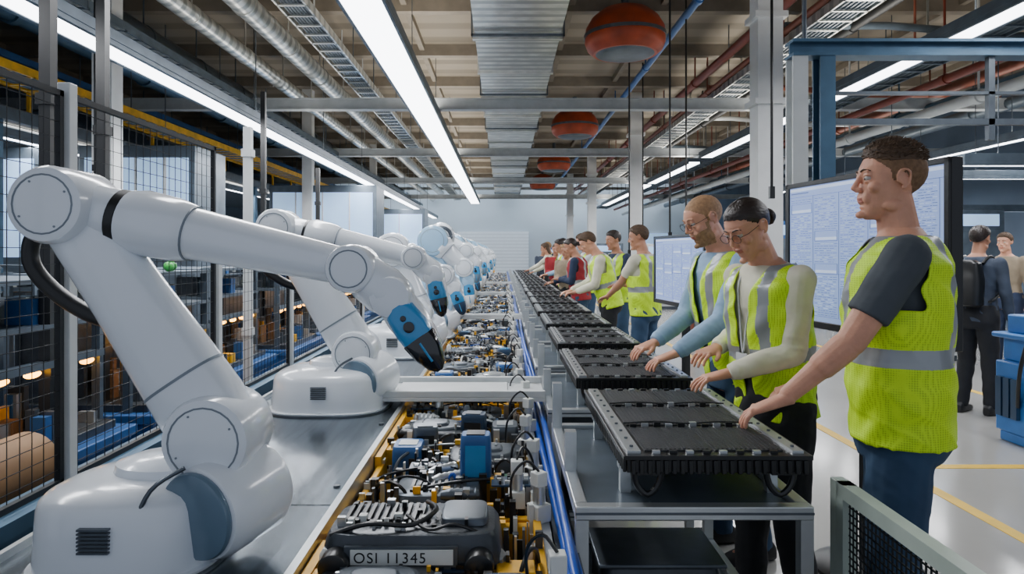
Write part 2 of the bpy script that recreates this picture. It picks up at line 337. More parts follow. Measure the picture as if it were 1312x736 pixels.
for xx,yy,m,sd,hh in ((-.09,2.24,blue,1,.15),(-.3,2.62,dgrey,2,.08),(-.12,2.78,navy,3,.09)):
    o=root('control_unit','rounded '+['navy blue','bright blue','grey','deep navy'][sd]+' control unit standing on the conveyor assemblies','control unit',(xx,yy,.71),R.uniform(-.3,.3))
    q=M(); rbox(q,(0,0,0),(.1,.08,hh),0,6,.95); ub=q.obj('unit_body',m,o)
    q=M(); q.box(-.03,.03,-.028,.028,hh,hh+.004); q.obj('display_panel',dgrey if sd!=1 else black,ub)
    q=M(); q.box(-.033,.033,-.0435,-.04,.02,hh-.03); q.obj('front_plate',cyan if sd==1 else black,ub)
for k,(y,dp) in enumerate(((3.26,.19),(7.0,.08),(11,.08),(15,.08))):
    o=root('cross_gantry','pale metal bridge plate spanning the conveyor','bridge plate',(0,y,0),grp='conveyor bridge plates')
    q=M(); q.box(-.6,.19,-dp,dp,.782,.8); q.box(-.6,.19,-dp,-dp+.03,.8,.83); q.box(-.6,.19,dp-.03,dp,.8,.83); q.box(-.5,.02,-dp+.05,dp-.05,.8,.81); q.obj('beam',paint,o,bev=.003)
    q=M(); q.box(-.53,-.49,-.04,.04,.75,.782); q.box(.1,.125,-.04,.04,.69,.782); q.split('leg',alu,o)
o=root('pneumatic_actuator','small silver pneumatic actuator with white block','actuator',(.04,2.05,.69),grp='actuators beside the conveyor')
q=M(); q.box(-.025,.025,-.025,.025,0,.05); q.box(-.018,.018,-.018,.018,.1,.14); q.split('mount_block',label,o,bev=.003)
q=M(); q.lathe((0,0,.05),(0,0,1),[(.018,0),(.018,.05),(.01,.052),(.01,.06)],0,16); q.obj('cylinder',alu,o)
q=M(); q.tube([(0,0,.14),(.02,.03,.17),(.05,.06,.12),(.06,.05,.02)],.004,0,6,sub=4); q.obj('cable',black,o)
for i in range(34): dup(o,(.1+R.uniform(-.03,.012),1.5+i*.36+R.uniform(-.1,.1),.69),R.uniform(0,3))
# ---------------- robots
def robot(lab,loc,S,E,W,W2,T,big=1.,bs=1.,am=None,tx=.24,sc=1.,facem=None):
    am=am or white
    o=root('robot_arm',lab,'robot arm',loc,grp='row of robot arms'); o.scale=(sc,)*3
    S,E,W,W2,T=[V((p[0],p[2] if len(p)>2 else 0,p[1])) for p in (S,E,W,W2,T)]
    Yn=V((0,-1,0)); bx=lambda z,r:(V((-.01,0,z)),V((r*bs,0,0)),V((0,r*.92*bs,0)))
    q=M(); q.loft([bx(z,r) for z,r in ((0,.262),(.012,.266),(.014,.25),(.03,.252),(.14,.243),(.158,.236),(.17,.222),(.178,.195),(.184,.15),(.187,.1))],0,48,3.0); ba=q.obj('base',white,o)
    q=M(); yy=-.2346*bs
    for i in range(7): q.box(-.045,.02,yy-.004,yy+.02,.075+i*.008,.079+i*.008)
    q.split('vent_slat',dgrey,ba)
    q=M(); q.loft([bx(0,.272),bx(.006,.272)],0,48,3.0); q.obj('base_gasket',dgrey,ba)
    a=V((-.38,-.9,-.08)).normalized(); c=V((tx,-.02,.135))
    q=M(); q.drum(c,a,.112,-.1,.1,0,.03); q.loft([(c+V((-.17,.06,-.06+t)),V((r,0,0)),V((0,r*.8,0))) for t,r in ((0,.14),(.09,.13),(.13,.12),(.145,.08))],0,28); sh=q.obj('shoulder_housing',white,o)
    q=M(); q.drum(c,a,.098,.09,.112,0,.01); q.obj('shoulder_cap',rgrey,sh)
    q=M(); q.tube([c+V((-.06,-.1,.1)),c+V((-.12,-.13,.06)),c+V((-.15,-.14,-.03)),c+V((-.13,-.14,-.11)),c+V((-.05,-.14,-.12))],.005,0,8,sub=5); q.obj('base_cable',dgrey,ba)
    d=(E-S).normalized(); nx=d.cross(V((0,1,0))); L=(E-S).length
    q=M(); rs=[(0,.092,.07),(.12,.1,.078),(.3,.094,.074),(.6,.083,.066),(.9,.078,.062),(1,.076,.06)]
    q.loft([(S+d*L*t,nx*a_*big,V((0,b_,0))) for t,a_,b_ in rs],0,28,2.5); q.drum(S,Yn,.1*big,-.09,.097,0,.02); q.drum(E,Yn,.088*big,-.085,.097,0,.02); la=q.obj('lower_arm',am,o)
    q=M(); q.loft([(S+d*L*t,nx*.0975*big*k_,V((0,.077*k_,0))) for t,k_ in ((.235,1.),(.245,1.))],0,28,2.5); q.obj('arm_seam',seam,la)
    for P,r in ((S,.078),(E,.066)):
        q=M(); q.tube([P+V((math.cos(t*math.pi/12)*r*big,-.097,math.sin(t*math.pi/12)*r*big)) for t in range(25)],.0022,0,6); q.obj('joint_seam',seam,la)
        q=M()
        for k in range(4): 
            an=k*math.pi/2+.5; b=P+V((math.cos(an)*r*.86*big,-.096,math.sin(an)*r*.86*big)); q.cyl(b,b+V((0,-.003,0)),.0025,0,8)
        q.split('joint_bolt',seam,la)
    f=(W-E).normalized(); fx=f.cross(V((0,1,0))); LF=(W-E).length
    q=M(); q.loft([(E+f*t,fx*r,V((0,r,0))) for t,r in ((.02,.062),(.1,.066),(.125,.064))],0,28); 
    q.loft([(E+f*t*LF,fx*r*big,V((0,r*big,0))) for t,r in ((.2,.06),(.21,.07),(.26,.078),(.38,.074),(.43,.066),(.435,.062),(.44,.061),(.7,.053),(.95,.044),(1.,.042))],0,28); q.drum(W,Yn,.056*big,-.055,.06,0,.012); fa=q.obj('forearm',white,o)
    q=M(); q.loft([(E+f*t,fx*.068,V((0,.068,0))) for t in (.12,LF*.205)],0,28); q.obj('forearm_collar',black,fa)
    q=M(); q.lathe(E+f*LF*.432,f,[(.0655*big,-.003),(.0655*big,.003)],0,28); q.obj('joint_seam',seam,fa)
    q=M(); q.tube([W+V((math.cos(t*math.pi/12)*.042*big,-.06,math.sin(t*math.pi/12)*.042*big)) for t in range(25)],.0018,0,6); q.obj('joint_seam',seam,fa)
    g=(W2-W).normalized(); gx=g.cross(V((0,1,0)))
    q=M(); LG=(W2-W).length; q.loft([(W+g*t*LG,gx*r,V((0,r*.95,0))) for t,r in ((0,.045),(.3,.052),(.8,.058),(1.1,.05),(1.2,.04))],0,26); q.drum(W2,Yn,.048,-.05,.052,0,.012); q.obj('wrist',am,o)
    h=(T-W2).normalized(); hx_=h.cross(V((0,1,0))); LH=(T-W2).length
    q=M(); q.loft([(W2+h*t*LH+hx_*o_,hx_*r,V((0,r2,0))) for t,r,r2,o_ in ((.0,.044,.045,0),(.3,.047,.047,0),(.6,.042,.042,0),(.8,.034,.034,0),(.9,.022,.02,0))],0,24,2.8); th=q.obj('tool_head',white,o)
    q=M(); q.loft([(W2+h*t*LH+V((0,-.024,0)),hx_*r,V((0,.032*k_,0))) for t,r,k_ in ((.14,.018,.9),(.2,.036,1),(.45,.041,1.0),(.62,.038,.95),(.68,.036,.8))],0,24,3.6); q.obj('tool_plate',cyan,th)
    q=M(); q.loft([(W2+h*t*LH+V((0,-.026,0)),hx_*r,V((0,.03*k_,0))) for t,r,k_ in ((.56,.036,.9),(.6,.041,1),(.78,.036,.95),(.98,.022,.7),(1.05,.008,.4))],0,24,3.2); q.obj('tool_tip',facem or gloss,th)
    q=M(); P=W2+h*.42*LH-V((0,.056,0)); q.drum(P,Yn,.013,0,.005,0,.002,18); P=W2+h*.3*LH-V((0,.055,0)); q.drum(P,Yn,.007,0,.004,0,.002,18)
    q.split('tool_button',gloss,th)
    q=M(); P=W2+h*.8*LH-V((0,.055,0)); q.tube([P-h*.03,P+h*.02],.003,0,6); q.obj('tool_light',cyan,th)
    q=M()
    q.tube([E+V((-.05,.05,-.02)),E+V((-.12,.06,-.06)),E+V((-.135,.065,-.13)),E+V((-.08,.065,-.2)),E+V((.02,.06,-.26)),E+V((.12,.05,-.28))],.02,0,12,sub=6); q.obj('cable_hose',black,o)
    return o
robot('white jointed robot arm with blue and black tool reaching over the conveyor',(-.84,1.6,.75),(.178,.281),(-.176,.809),(.49,.665),(.58,.6),(.69,.44),1,.78,tx=.21)
robot('white jointed robot arm with blue tool bent over the conveyor',(-.78,3.15,.75),(.105,.25),(-.25,.815),(.37,.68),(.46,.6),(.5,.42),tx=.17)
r3=robot('white robot arm with folded forearm beside the conveyor',(-.72,4.75,.75),(.09,.25),(-.04,.66),(.28,.5),(.34,.42),(.4,.26),1.2,tx=.17,sc=1.1,facem=navy)
r4=robot('pale blue and white robot arm with raised elbow',(-.7,5.75,.75),(.12,.25),(.1,.72),(.33,.52),(.36,.42),(.38,.24),1.3,am=bwhite,tx=.17,sc=1.12,facem=white)
r5=robot('white robot arm with upright lower arm and pale blue wrist',(-.7,6.75,.75),(.1,.25),(.02,.78),(.3,.66),(.38,.55),(.4,.38),1.25,tx=.17,sc=1.1,facem=rgrey)
for i in range(15): dup((r3,r4,r5,r4)[i%4],(-.7+R.uniform(-.03,.03),7.7+.95*i,.75),R.uniform(-.15,.15))
o=root('ring_sensor','white ring-shaped sensor head on a slim pole','sensor',(-.58,6.35,.75))
q=M(); q.cyl((0,0,0),(0,0,.75),.03,0,14,.022); q.obj('pole',paint,o)
q=M(); q.ell((0,0,.86),(.13,.12,.13)); q.obj('sensor_body',white,o)
q=M(); q.tube([(.1*math.cos(a*.5236),-.09,.86+.08*math.sin(a*.5236)) for a in range(13)],.018,0,8,sub=2); q.obj('sensor_ring',dgrey,o)
# ---------------- packs + carts
def pack(near=True):
    o=root('battery_pack','flat black battery pack with ribbed modules on its cart','battery pack',grp='battery packs on carts')
    w,l=.48,.86
    q=M(); q.box(-w/2,w/2,-l/2,l/2,.01,.05); q.box(-w/2-.012,w/2+.012,-l/2-.012,l/2+.012,.046,.058)
    for i in range(22): x=-w/2+.01+i*w/22; q.box(x,x+.012,-l/2-.009,-l/2,.008,.045); q.box(x,x+.012,l/2,l/2+.009,.008,.045)
    for i in range(34): y=-l/2+.01+i*l/34; q.box(-w/2-.009,-w/2,y,y+.012,.008,.045); q.box(w/2,w/2+.009,y,y+.012,.008,.045)
    q.obj('tray',black,o,bev=.002)
    for sx,ww in ((-1,.036),(1,.03)):
        q=M(); xc=sx*(w/2-.02); q.box(xc-ww/2,xc+ww/2,-l/2+.01,l/2-.01,.058,.066); sr=q.obj('side_rail',alu,o)
        if near:
            q=M()
            for i in range(10): q.cyl((xc,-l/2+.05+i*.083,.066),(xc,-l/2+.05+i*.083,.07),.005,0,8)
            q.split('bolt',dgrey,sr)
    for j in range(3):
        for i in range(2):
            q=M(); x=-.096+i*.192; y=-.277+j*.277
            q.box(x-.092,x+.092,y-.122,y+.122,.056,.0615)
            for t in range(14): q.box(x-.085+t*.0125,x-.079+t*.0125,y-.114,y+.114,.0615,.0632)
            q.obj('module',char,o)
    q=M()
    for j in range(2):
        for i in range(10): x=-.18+i*.037; q.box(x,x+.02,-.145+j*.277,-.132+j*.277,.056,.068+.003*(i%3),i%2)
    for j in (-1,1):
        for i in range(8): x=-.17+i*.045; q.box(x,x+.02,j*.416-.006,j*.416+.006,.056,.066,(i+1)%2)
    if near: q.split('connector',[black,alu],o)
    else: q.obj('connector_strip',[black,alu],o,kind='stuff')
    q=M()
    for j in range(2): q.tube([(-.2,-.138+j*.277,.07),(-.1,-.135+j*.277,.074),(0,-.141+j*.277,.07),(.1,-.137+j*.277,.074),(.2,-.138+j*.277,.07)],.0025,0,8,sub=4)
    q.split('cable',black,o)
    for sx in (-1,1):
        for sy in (-1,1): q=M(); x=sx*.18; y=sy*(l/2-.03); q.box(x-.03,x+.03,y-.02,y+.02,0,.012); q.tube([(x-.04,y,.02),(x-.03,y-.0,-.03),(x,y,-.058),(x+.03,y,-.03),(x+.04,y,.02)],.009,0,8,sub=3); q.obj('corner_bracket',black,o)
    return o
def cart():
    o=root('aluminium_cart','aluminium profile frame cart under a battery pack','cart',grp='aluminium carts')
    x0,x1,y0,y1=-.38,.25,-.45,.45
    t=.036
    for z in (.745,.3):
        q=M();q.box(x0,x1,y0,y0+t,z,z+t); q.box(x0,x1,y1-t,y1,z,z+t); q.box(x0,x0+t,y0+t,y1-t,z,z+t); q.box(x1-t,x1,y0+t,y1-t,z,z+t)
        q.split('frame_rail',alu,o,bev=.003)
        q=M(); q.box(x0,x1,y0-.002,y0,z+.015,z+.021); q.obj('profile_slot',dgrey,o)
    for x in (x0,x1-t):
        for y in (y0,y1-t): q=M(); q.box(x+.001,x+t-.001,y+.001,y+t-.001,.04,.745); q.cyl((x+.018,y+.018,0),(x+.018,y+.018,.045),.025); q.obj('leg',alu,o)
    q=M(); q.box(x0+.04,x1-.04,y0+.04,y1-.04,.755,.765); q.box(x0+.04,x1-.04,y0+.04,y1-.04,.31,.32); q.split('shelf',shelfm,o)
    q=M()
    for x in (-.22,.2):
        for y in (-.28,.28): q.box(x-.015,x+.015,y-.015,y+.015,.765,.835)
    q.split('support_post',alu,o)
    q=M(); q.box(-.24,.22,-.295,-.265,.835,.855);q.box(-.24,.22,.265,.295,.835,.855); q.split('support_bar',alu,o)
    q=M(); q.box(x0,x0+.035,y1-.08,y1-.04,.78,.95); q.box(x0,x0+.035,y0+.3,y0+.34,.78,.9); q.split('side_upright',alu,o)
    return o
def bin_():
    o=root('equipment_crate','dark grey equipment crate stored on the cart shelf','crate',grp='crates on cart shelves')
    q=M(); rbox(q,(0,0,0),(.36,.26,.2),0,8,.98); q.obj('crate_body',dark,o)
    q=M(); q.box(-.19,.19,-.14,.14,.2,.212); q.obj('crate_lid',dgrey,o,bev=.004)
    return o
cx=.57; pk=pack(); pkf=pack(False); ct=cart(); bn=bin_()
for i in range(18):
    y=2.25+i*1.13
    if i==0: pk.location=(cx,y,.855); ct.location=(cx,y,0); bn.location=(cx-.1,y-.1,.32)
    else:
        if i==4: pkf.location=(cx,y,.855)
        else: dup(pk if i<4 else pkf,(cx+R.uniform(-.01,.01),y,.855))
        dup(ct,(cx,y,0)); dup(bn,(cx-.1,y-.1,.32))
# ---------------- monitors
bez=mat('bezel_black','0c0d0f',.3); scr=mat('screen_blue','8fa6da',.35,0,.05,2,emit=.6); sl=mat('screen_ink','5672b4',.4,emit=.2); sw=mat('screen_pale','bccbee',.4,emit=.65)
def monitor(a,b,z0,z1,lab,seed):
    a=V(a);b=V(b); L=(b-a).length; H=z1-z0; c=(a+b)/2; ang=math.atan2(b.y-a.y,b.x-a.x)
    o=root('display_monitor',lab,'monitor',(c.x,c.y,0),ang,grp='large display monitors')
    q=M(); q.box(-L/2,L/2,0,.05,z0,z1); q.box(-L/2,L/2,-.012,0,z0,z0+.035); q.box(-L/2,L/2,-.012,0,z1-.024,z1); q.box(-L/2,-L/2+.034,-.012,0,z0,z1); q.box(L/2-.026,L/2,-.012,0,z0,z1); fr=q.obj('monitor_frame',bez,o,bev=.003)
    q=M(); q.box(-L/2+.03,L/2-.024,-.003,.001,z0+.03,z1-.02); s_=q.obj('screen',scr,fr)
    r=random.Random(seed); q=M(); yy=-.0045
    def ln(x0,x1,za,zb,mi=0): q.box(x0,x1,yy,-.003,za,zb,mi)
    ln(-L/2+.04,L/2-.03,z1-.045,z1-.03,1); ln(-L/2+.05,-L/2+.2,z1-.058,z1-.053,0)
    for zz in (z0+.06,z0+.27,z1-.075): ln(-L/2+.04,L/2-.03,zz,zz+.0015)
    for col in range(5):
        xa=-L/2+.05+col*(L-.09)/5; xb=xa+(L-.09)/5-.025; z=z1-.09
        ln(xb+.011,xb+.0122,z0+.06,z1-.075)
        while z>z0+.07:
            if r.random()<.05:
                ln(xa,xb,z-.05,z-.048);ln(xa,xb,z,z+.0015);ln(xa,xa+.0015,z-.05,z);ln(xb-.0015,xb,z-.05,z); ln(xa+.006,xb-.006,z-.044,z-.03,1); z-=.062
            else:
                xx=xa
                while xx<xb-.02:
                    w=r.uniform(.008,.035); ln(xx,min(xx+w,xb),z-.002,z,r.choice((0,0,1))); xx+=w+.008
                z-=.011
    q.obj('screen_graphics',[sl,sw],s_)
    q=M(); q.box(-.04,.04,.05,.09,.03,z0+.3); q.box(-.12,.12,.045,.06,z0+.2,z0+.4); q.lathe((0,.07,0),(0,0,1),[(.24,0),(.24,.015),(.2,.03),(.05,.04)],0,28); q.obj('monitor_stand',black,o)
monitor((1.52,3.66),(1.68,2.56),1.08,1.815,'large black-framed monitor showing pale blue tables on a stand',1)
monitor((1.34,6.05),(1.48,5.0),1.02,1.6,'black-framed monitor with pale blue screen on a stand',5)
# ---------------- fences
fm=mat('fence_black','1a1e22',.5,.3); pg=mat('pale_green_frame','b0beb4',.4)
def fence(lab,p0,p1,z0,z1,sp=.05,post=paint,framem=fm,fr=.018,wr=.001):
    p0=V((*p0,0));p1=V((*p1,0)); L=(p1-p0).length; ang=math.atan2(p1.y-p0.y,p1.x-p0.x)
    o=root('mesh_fence_panel',lab,'safety fence',(p0.x,p0.y,z0),ang,grp='safety fence panels' if sp>.03 else None)
    H=z1-z0; q=M()
    n=int(L/sp)
    for i in range(1,n): x=i*L/n; q.box(x-wr,x+wr,-wr,wr,.02,H-.02)
    n=int(H/(sp))
    for i in range(1,n): z=i*H/n; q.box(.02,L-.02,-2*wr,0,z-wr,z+wr)
    q.obj('wire_mesh',fm,o)
    q=M(); q.box(.02,L-.02,-fr/2,fr/2,0,fr); q.box(.02,L-.02,-fr/2,fr/2,H-fr,H); q.box(.02,.02+fr,-fr/2,fr/2,0,H);q.box(L-.02-fr,L-.02,-fr/2,fr/2,0,H); q.obj('panel_frame',framem,o)
    q=M(); q.box(-.02,.02,-.02,.02,0,H+.03*(sp>.03)); q.obj('post',post,o,bev=.003)
    return o
q=M(); q.box(-1.42,-1.3,.3,12,.0,.74); q.obj('fence_plinth',tealsteel,lab='blue-grey steel plinth carrying the safety fence',cat='plinth')
for i in range(7):
    y=1.02+i*1.11; fence('black wire mesh safety fence panel with pale post',(-1.36,y),(-1.36,y+1.1),.74,1.95 if i<2 else 1.5,.048)
fence('black mesh barrier panel framed in pale grey-green',(.985,2.0),(.965,.8),0,.79,.02,pg,pg,.04,.0018)
# ---------------- left area
for i,(x,y,z,m) in enumerate(((-2.0,3.0,3.3,black),(-2.2,3.75,3.9,black),(-2.6,7.4,3.2,black),(-2.5,9.2,2.6,black),(-3.2,5.4,3.6,black),(-1.72,4.6,2.3,paint),(-3.6,4.6,4.2,black))):
    q=M(); q.box(x-.025,x+.025,y-.025,y+.025,0,z); q.box(x-.07,x+.07,y-.07,y+.07,0,.02)
    for k in range(3): q.box(x-.035,x+.035,y-.035,y+.035,.9+k*.6,.95+k*.6)
    q.obj('steel_post',m,lab=('black' if m is black else 'pale grey')+' upright steel post behind the safety fence',cat='post',grp='upright posts')
def workstation(x,y,i):
    o=root('machine_station','blue and grey machine station with amber lamps behind the fence','machine',(x,y,0),grp='machine stations behind the fence')
    q=M(); q.box(-.5,.35,-.5,.5,0,.55); q.box(-.52,.37,-.52,.52,.55,.6); q.obj('cabinet',blue,o,bev=.006)
    q=M(); q.box(-.45,.3,-.45,.45,.6,.64); q.box(-.45,-.3,-.4,.4,.64,1.1); q.obj('machine_bed',dark,o,bev=.004)
    q=M()
    for k in range(34): a,b=R.uniform(-.3,.25),R.uniform(-.42,.38); q.box(a,a+R.uniform(.02,.08),b,b+R.uniform(.02,.08),.64,.66+R.uniform(.02,.2),k%6)
    q.obj('workpiece_stack',[dark,dgrey,yel,alu,blue,brown],o,kind='stuff')
    q=M()
    for k in range(5): q.ell((.2,-.38+k*.19,.935),(.02,.05,.016),0,12,8)
    q.split('amber_lamp',amber,o)
    q=M(); q.box(.17,.23,-.48,.48,.95,.98)
    for yy in (-.48,.45): q.box(.18,.22,yy,yy+.03,.6,1.35); q.box(-.45,-.42,yy,yy+.03,.6,1.35)
    q.box(-.45,.23,-.48,.48,1.32,1.34); q.box(-.45,.23,-.48,.48,1.12,1.14); q.obj('shelf_frame',shelfm,o)
    q=M()
    for k in range(12): a,b=R.uniform(-.4,.05),R.uniform(-.42,.3); q.box(a,a+.12,b,b+.08,1.141,1.16+R.uniform(.03,.12),k%6)
    q.obj('stored_part',[dark,shelfm,alu,blue,label,dgrey],o,kind='stuff')
    return o
w=workstation(-2.2,2.9,0)
for i in range(8): dup(w,(-2.2-(i%2)*.1,4.1+i*1.2,0))
for i,y in enumerate((5.2,6.6,10.4,11.8,17,18.5)): dup(w,(-4.4-(i%2)*.3,y,0),math.pi/2*(i%2))
q=M(); q.lathe((0,-.3,0),(0,1,0),[(.03,0),(.11,.0),(.11,.5),(.03,.5)],0,32); q.obj('paper_roll',brown,loc=(-1.6,2.1,.74),lab='brown kraft roll lying behind the safety fence',cat='roll')
q=M(); q.box(-1.9,-1.44,1.2,2.36,.0,.63); q.box(-1.92,-1.43,1.18,2.37,.6,.63); q.obj('storage_bench',blue,lab='blue steel bench holding a paper roll',cat='bench',bev=.006)
o=root('large_press','grey machine press with curved white hood','machine',(-3.5,3.4,0))
q=M(); q.box(-.7,.5,-.8,.8,0,1.0); q.box(-.7,-.3,-.8,.8,1.0,1.9); q.obj('press_body',shelfm,o,bev=.01)
q=M(); q.loft([(V((-.1,-.7+t*1.4,1.25)),V((.38,0,0)),V((0,0,.28))) for t in (0,.05,.95,1)],0,24,3); q.obj('press_hood',paint,o)
q=M(); q.box(.5,.52,-.5,.5,.3,.8); q.obj('press_window',blue,o)
for i in range(9):
    q=M(); q.ell((0,0,.03),(.03,.03,.03)); q.tube([(0,0,0),(.01,0,.08),(.03,.02,.13)],.008,0,8,sub=3); q.obj('green_clip',green,loc=(-2.1+R.uniform(-.1,.1),4.1+R.uniform(-.2,.2),1.34),lab='bright green plastic clip on a machine shelf',cat='clip',grp='green clips')
for i,(x,y,w_,z0,z1) in enumerate(((-4.4,8.2,1.4,1.6,2.6),(-3.7,14,2.2,1.2,2.7),(-7.2,9,2.2,1.4,2.7),(-3.8,20,3,1,2.6))):
    o=root('lit_cabin','control cabin with pale blue lit window panel','cabin',(x,y,0),grp='lit cabins')
    q=M(); q.box(-w_/2,w_/2,0,.9,0,z1+.15); q.obj('cabin_body',shelfm,o,bev=.01)
    q=M(); q.box(-w_/2+.08,w_/2-.08,-.02,0,z0,z1); lw=q.obj('lit_window',winm,o)
    q=M(); 
    for k in range(1,4): q.box(-w_/2+k*w_/4-.015,-w_/2+k*w_/4+.015,-.035,-.02,z0,z1)
    q.split('window_bar',paint,lw)
o=root('mezzanine_walkway','steel mezzanine walkway with yellow railing','mezzanine',(-7.3,0,0))
q=M(); q.box(-2,1.4,1,30,3.05,3.2); q.obj('walkway_deck',shelfm,o)
q=M(); q.box(1.36,1.4,1,30,3.7,3.75); q.box(1.36,1.4,1,30,3.45,3.48)
for i in range(20): q.box(1.36,1.4,1+i*1.5,1.04+i*1.5,3.2,3.75)
q.obj('walkway_railing',yel,o)
q=M()
for i in range(7): q.box(1.2,1.34,3.8+i*4.2,3.94+i*4.2,0,3.05)
q.split('walkway_column',tealsteel,o)
# ---------------- right area
o=root('gantry_frame','blue-grey steel service frame hung above the monitor','steel frame',(0,4.5,0))
for x in (1.95,2.13):
    q=M(); q.box(x-.05,x+.05,-.02,-.005,1.5,2.75); q.box(x-.05,x+.05,.085,.1,1.5,2.75); q.box(x-.012,x+.012,-.005,.085,1.5,2.75); q.obj('frame_post',tealsteel if x>2 else paint,o)
q=M(); q.box(1.9,6.5,-.03,.11,2.75,2.77); q.box(1.9,6.5,-.03,.11,2.84,2.86); q.box(1.9,6.5,.03,.05,2.77,2.84); q.obj('frame_beam',tealsteel,o)
q=M(); q.box(3.2,3.24,0,.04,2.2,2.75); q.box(4.0,4.04,0,.04,2.2,2.75); q.box(2.19,5.2,0,.04,2.3,2.34); q.box(2.19,5.2,0,.04,2.5,2.52); q.obj('frame_truss',dgrey,o)
q=M()
for x in (2.0,4,6): q.cyl((x,.04,2.86),(x,.04,4.8),.015)
q.split('hanger_rod',dgrey,o)
for x,y,z in ((1.95,8,2.3),(2.3,8.6,1.9),(1.75,9.5,2.1),(2.45,12,2),(2.2,5.6,2.6)):
    q=M(); q.cyl((x,y,z-.6),(x,y,4.8),.012,0,8); q.box(x-.02,x+.02,y-.02,y+.02,z-.7,z-.6); q.obj('drop_rod',black,lab='thin black rod hanging from the ceiling',cat='hanging rod',grp='hanging rods')
o=root('blue_floor_machine','compact blue steel machine with dials and canister','machine',(4.16,5.2,0),0)
bb=mat('bright_blue','2668ac',.4)
q=M(); q.box(-.3,.4,-.16,.16,.08,.62); q.box(-.24,.4,-.14,.16,.62,.8); q.box(-.32,.42,-.18,.18,.8,.84); q.box(-.28,.38,-.14,.14,0,.08); q.box(-.25,.1,-.1,.1,.84,.98); q.obj('machine_body',bb,o,bev=.012)
for k in range(3):
    q=M(); q.box(-.26,.36,-.18,-.16,.12+k*.16,.25+k*.16); dr=q.obj('drawer',blue,o,bev=.004); q=M(); q.box(-.05,.15,-.205,-.18,.2+k*.16,.215+k*.16); q.obj('handle',alu,dr)
q=M()
for k in range(3): q.box(-.33,-.3,-.1+k*.08,-.04+k*.08,.2,.5)
q.split('vent_panel',navy,o)
q=M()
for k in range(3): q.drum((-.16+k*.14,-.14,.7),(0,-1,0),.04,0,.02,0,.005,20)
q.split('dial',dgrey,o)
q=M(); q.lathe((.25,0,.84),(0,0,1),[(.1,0),(.1,.15),(.07,.2),(.03,.22)],0,20); q.obj('canister',bb,o)
q=M(); q.tube([(-.2,-.1,.98),(-.28,-.2,.95),(-.36,-.18,.6),(-.32,-.1,.3)],.014,0,8,sub=5); q.obj('cable_hose',black,o)
def cabinet(x,y,lab,m,h,rz=0,wd=1.1):
    o=root('equipment_cabinet',lab,'equipment cabinet',(x,y,0),rz,grp='equipment cabinets')
    q=M(); q.box(-wd/2,wd/2,-.35,.35,.08,h); q.box(-wd/2+.04,wd/2-.04,-.31,.31,0,.08,1); q.obj('cabinet_body',[m,dgrey],o,bev=.008)
    for k in range(2):
        q=M(); q.box(-wd/2+.04+k*wd/2,-.02+k*wd/2,-.37,-.35,.14,h-.35); dr=q.obj('cabinet_door',paint if m is paint else shelfm,o,bev=.004)
        q=M(); xx=-.05 if k==0 else .035; q.box(xx,xx+.015,-.39,-.37,h*.4,h*.55); q.obj('handle',dgrey,dr)
    q=M(); q.box(-wd/2+.1,wd/2-.1,-.365,-.35,h-.28,h-.08); q.obj('indicator_panel',winm,o)
cabs=((5.6,9.5,'white equipment cabinet with lit panel',paint,1.9),(7.2,8,'slate equipment cabinet with lit panel',shelfm,1.7),(3.9,12.5,'rust-red equipment cabinet with doors',orange,1.8),(5.9,14,'blue equipment cabinet with lit panel',blue,2.1),(4.2,18,'white equipment cabinet with lit panel',paint,1.7),(8,12,'slate equipment cabinet with lit panel',shelfm,2.2),(3.6,24,'grey equipment cabinet with two doors',shelfm,1.8),(-1.9,24,'white equipment cabinet by the wall',paint,1.8),(-2.9,28,'slate equipment cabinet by the wall',shelfm,1.9),(2.2,29,'blue equipment cabinet by the wall',blue,1.7))
for a in cabs: cabinet(*a)

# ---------------- people
def remesh(q,vox,it=3):
    me=bpy.data.meshes.new('t'); me.from_pydata(q.v,[],q.f); o=bpy.data.objects.new('t',me); C.objects.link(o)
    m=o.modifiers.new('r','REMESH'); m.mode='VOXEL'; m.voxel_size=vox
    s=o.modifiers.new('s','SMOOTH'); s.factor=.5; s.iterations=it
    bpy.context.view_layer.update()
    r=bpy.data.meshes.new_from_object(o.evaluated_get(bpy.context.evaluated_depsgraph_get())); bpy.data.objects.remove(o); return r
def folds(me,amp,ph):
    nv=len(me.vertices); c=np.zeros(nv*3); me.vertices.foreach_get('co',c); c=c.reshape(-1,3); nr=np.zeros(nv*3); me.vertices.foreach_get('normal',nr); nr=nr.reshape(-1,3)
    X,Y,Z=c[:,0],c[:,1],c[:,2]; w1=np.sin(Z*13+X*9+ph)*1.2; w2=np.sin(X*11-Y*8+ph*2)*1.3
    d=np.sin(Z*38+X*22+w2*2+ph)*np.sin(X*16+Y*19+w1*1.6)+.6*(1-np.abs(np.sin(Z*26-Y*30+X*14+w1+w2)))**2+.35*np.sin(X*62+Y*55+Z*40+ph)
    me.vertices.foreach_set('co',(c+nr*(d*amp)[:,None]).ravel()); me.update()
    return me
def centers(me):
    n=len(me.polygons); a=np.zeros(n*3); me.polygons.foreach_get('center',a); return a.reshape(n,3)
def tf(P,Mx):
    Mx=np.array(Mx); return P@Mx[:3,:3].T+Mx[:3,3]
def finish(me,name,mats,par,mi=None):
    me.name=name; me.materials.clear()
    for m in mats: me.materials.append(m)
    if mi is not None: me.polygons.foreach_set('material_index',mi.astype(np.int32))
    else: me.polygons.foreach_set('material_index',np.zeros(len(me.polygons),np.int32))
    me.polygons.foreach_set('use_smooth',[True]*len(me.polygons)); me.update()
    o=bpy.data.objects.new(name,me); C.objects.link(o); o.parent=par; return o
skinA=mat('skin_fair','cc957a',.58,0,.1,22,bump=.1,bscale=160); skinB=mat('skin_warm','b58166',.55,0,.06,14)
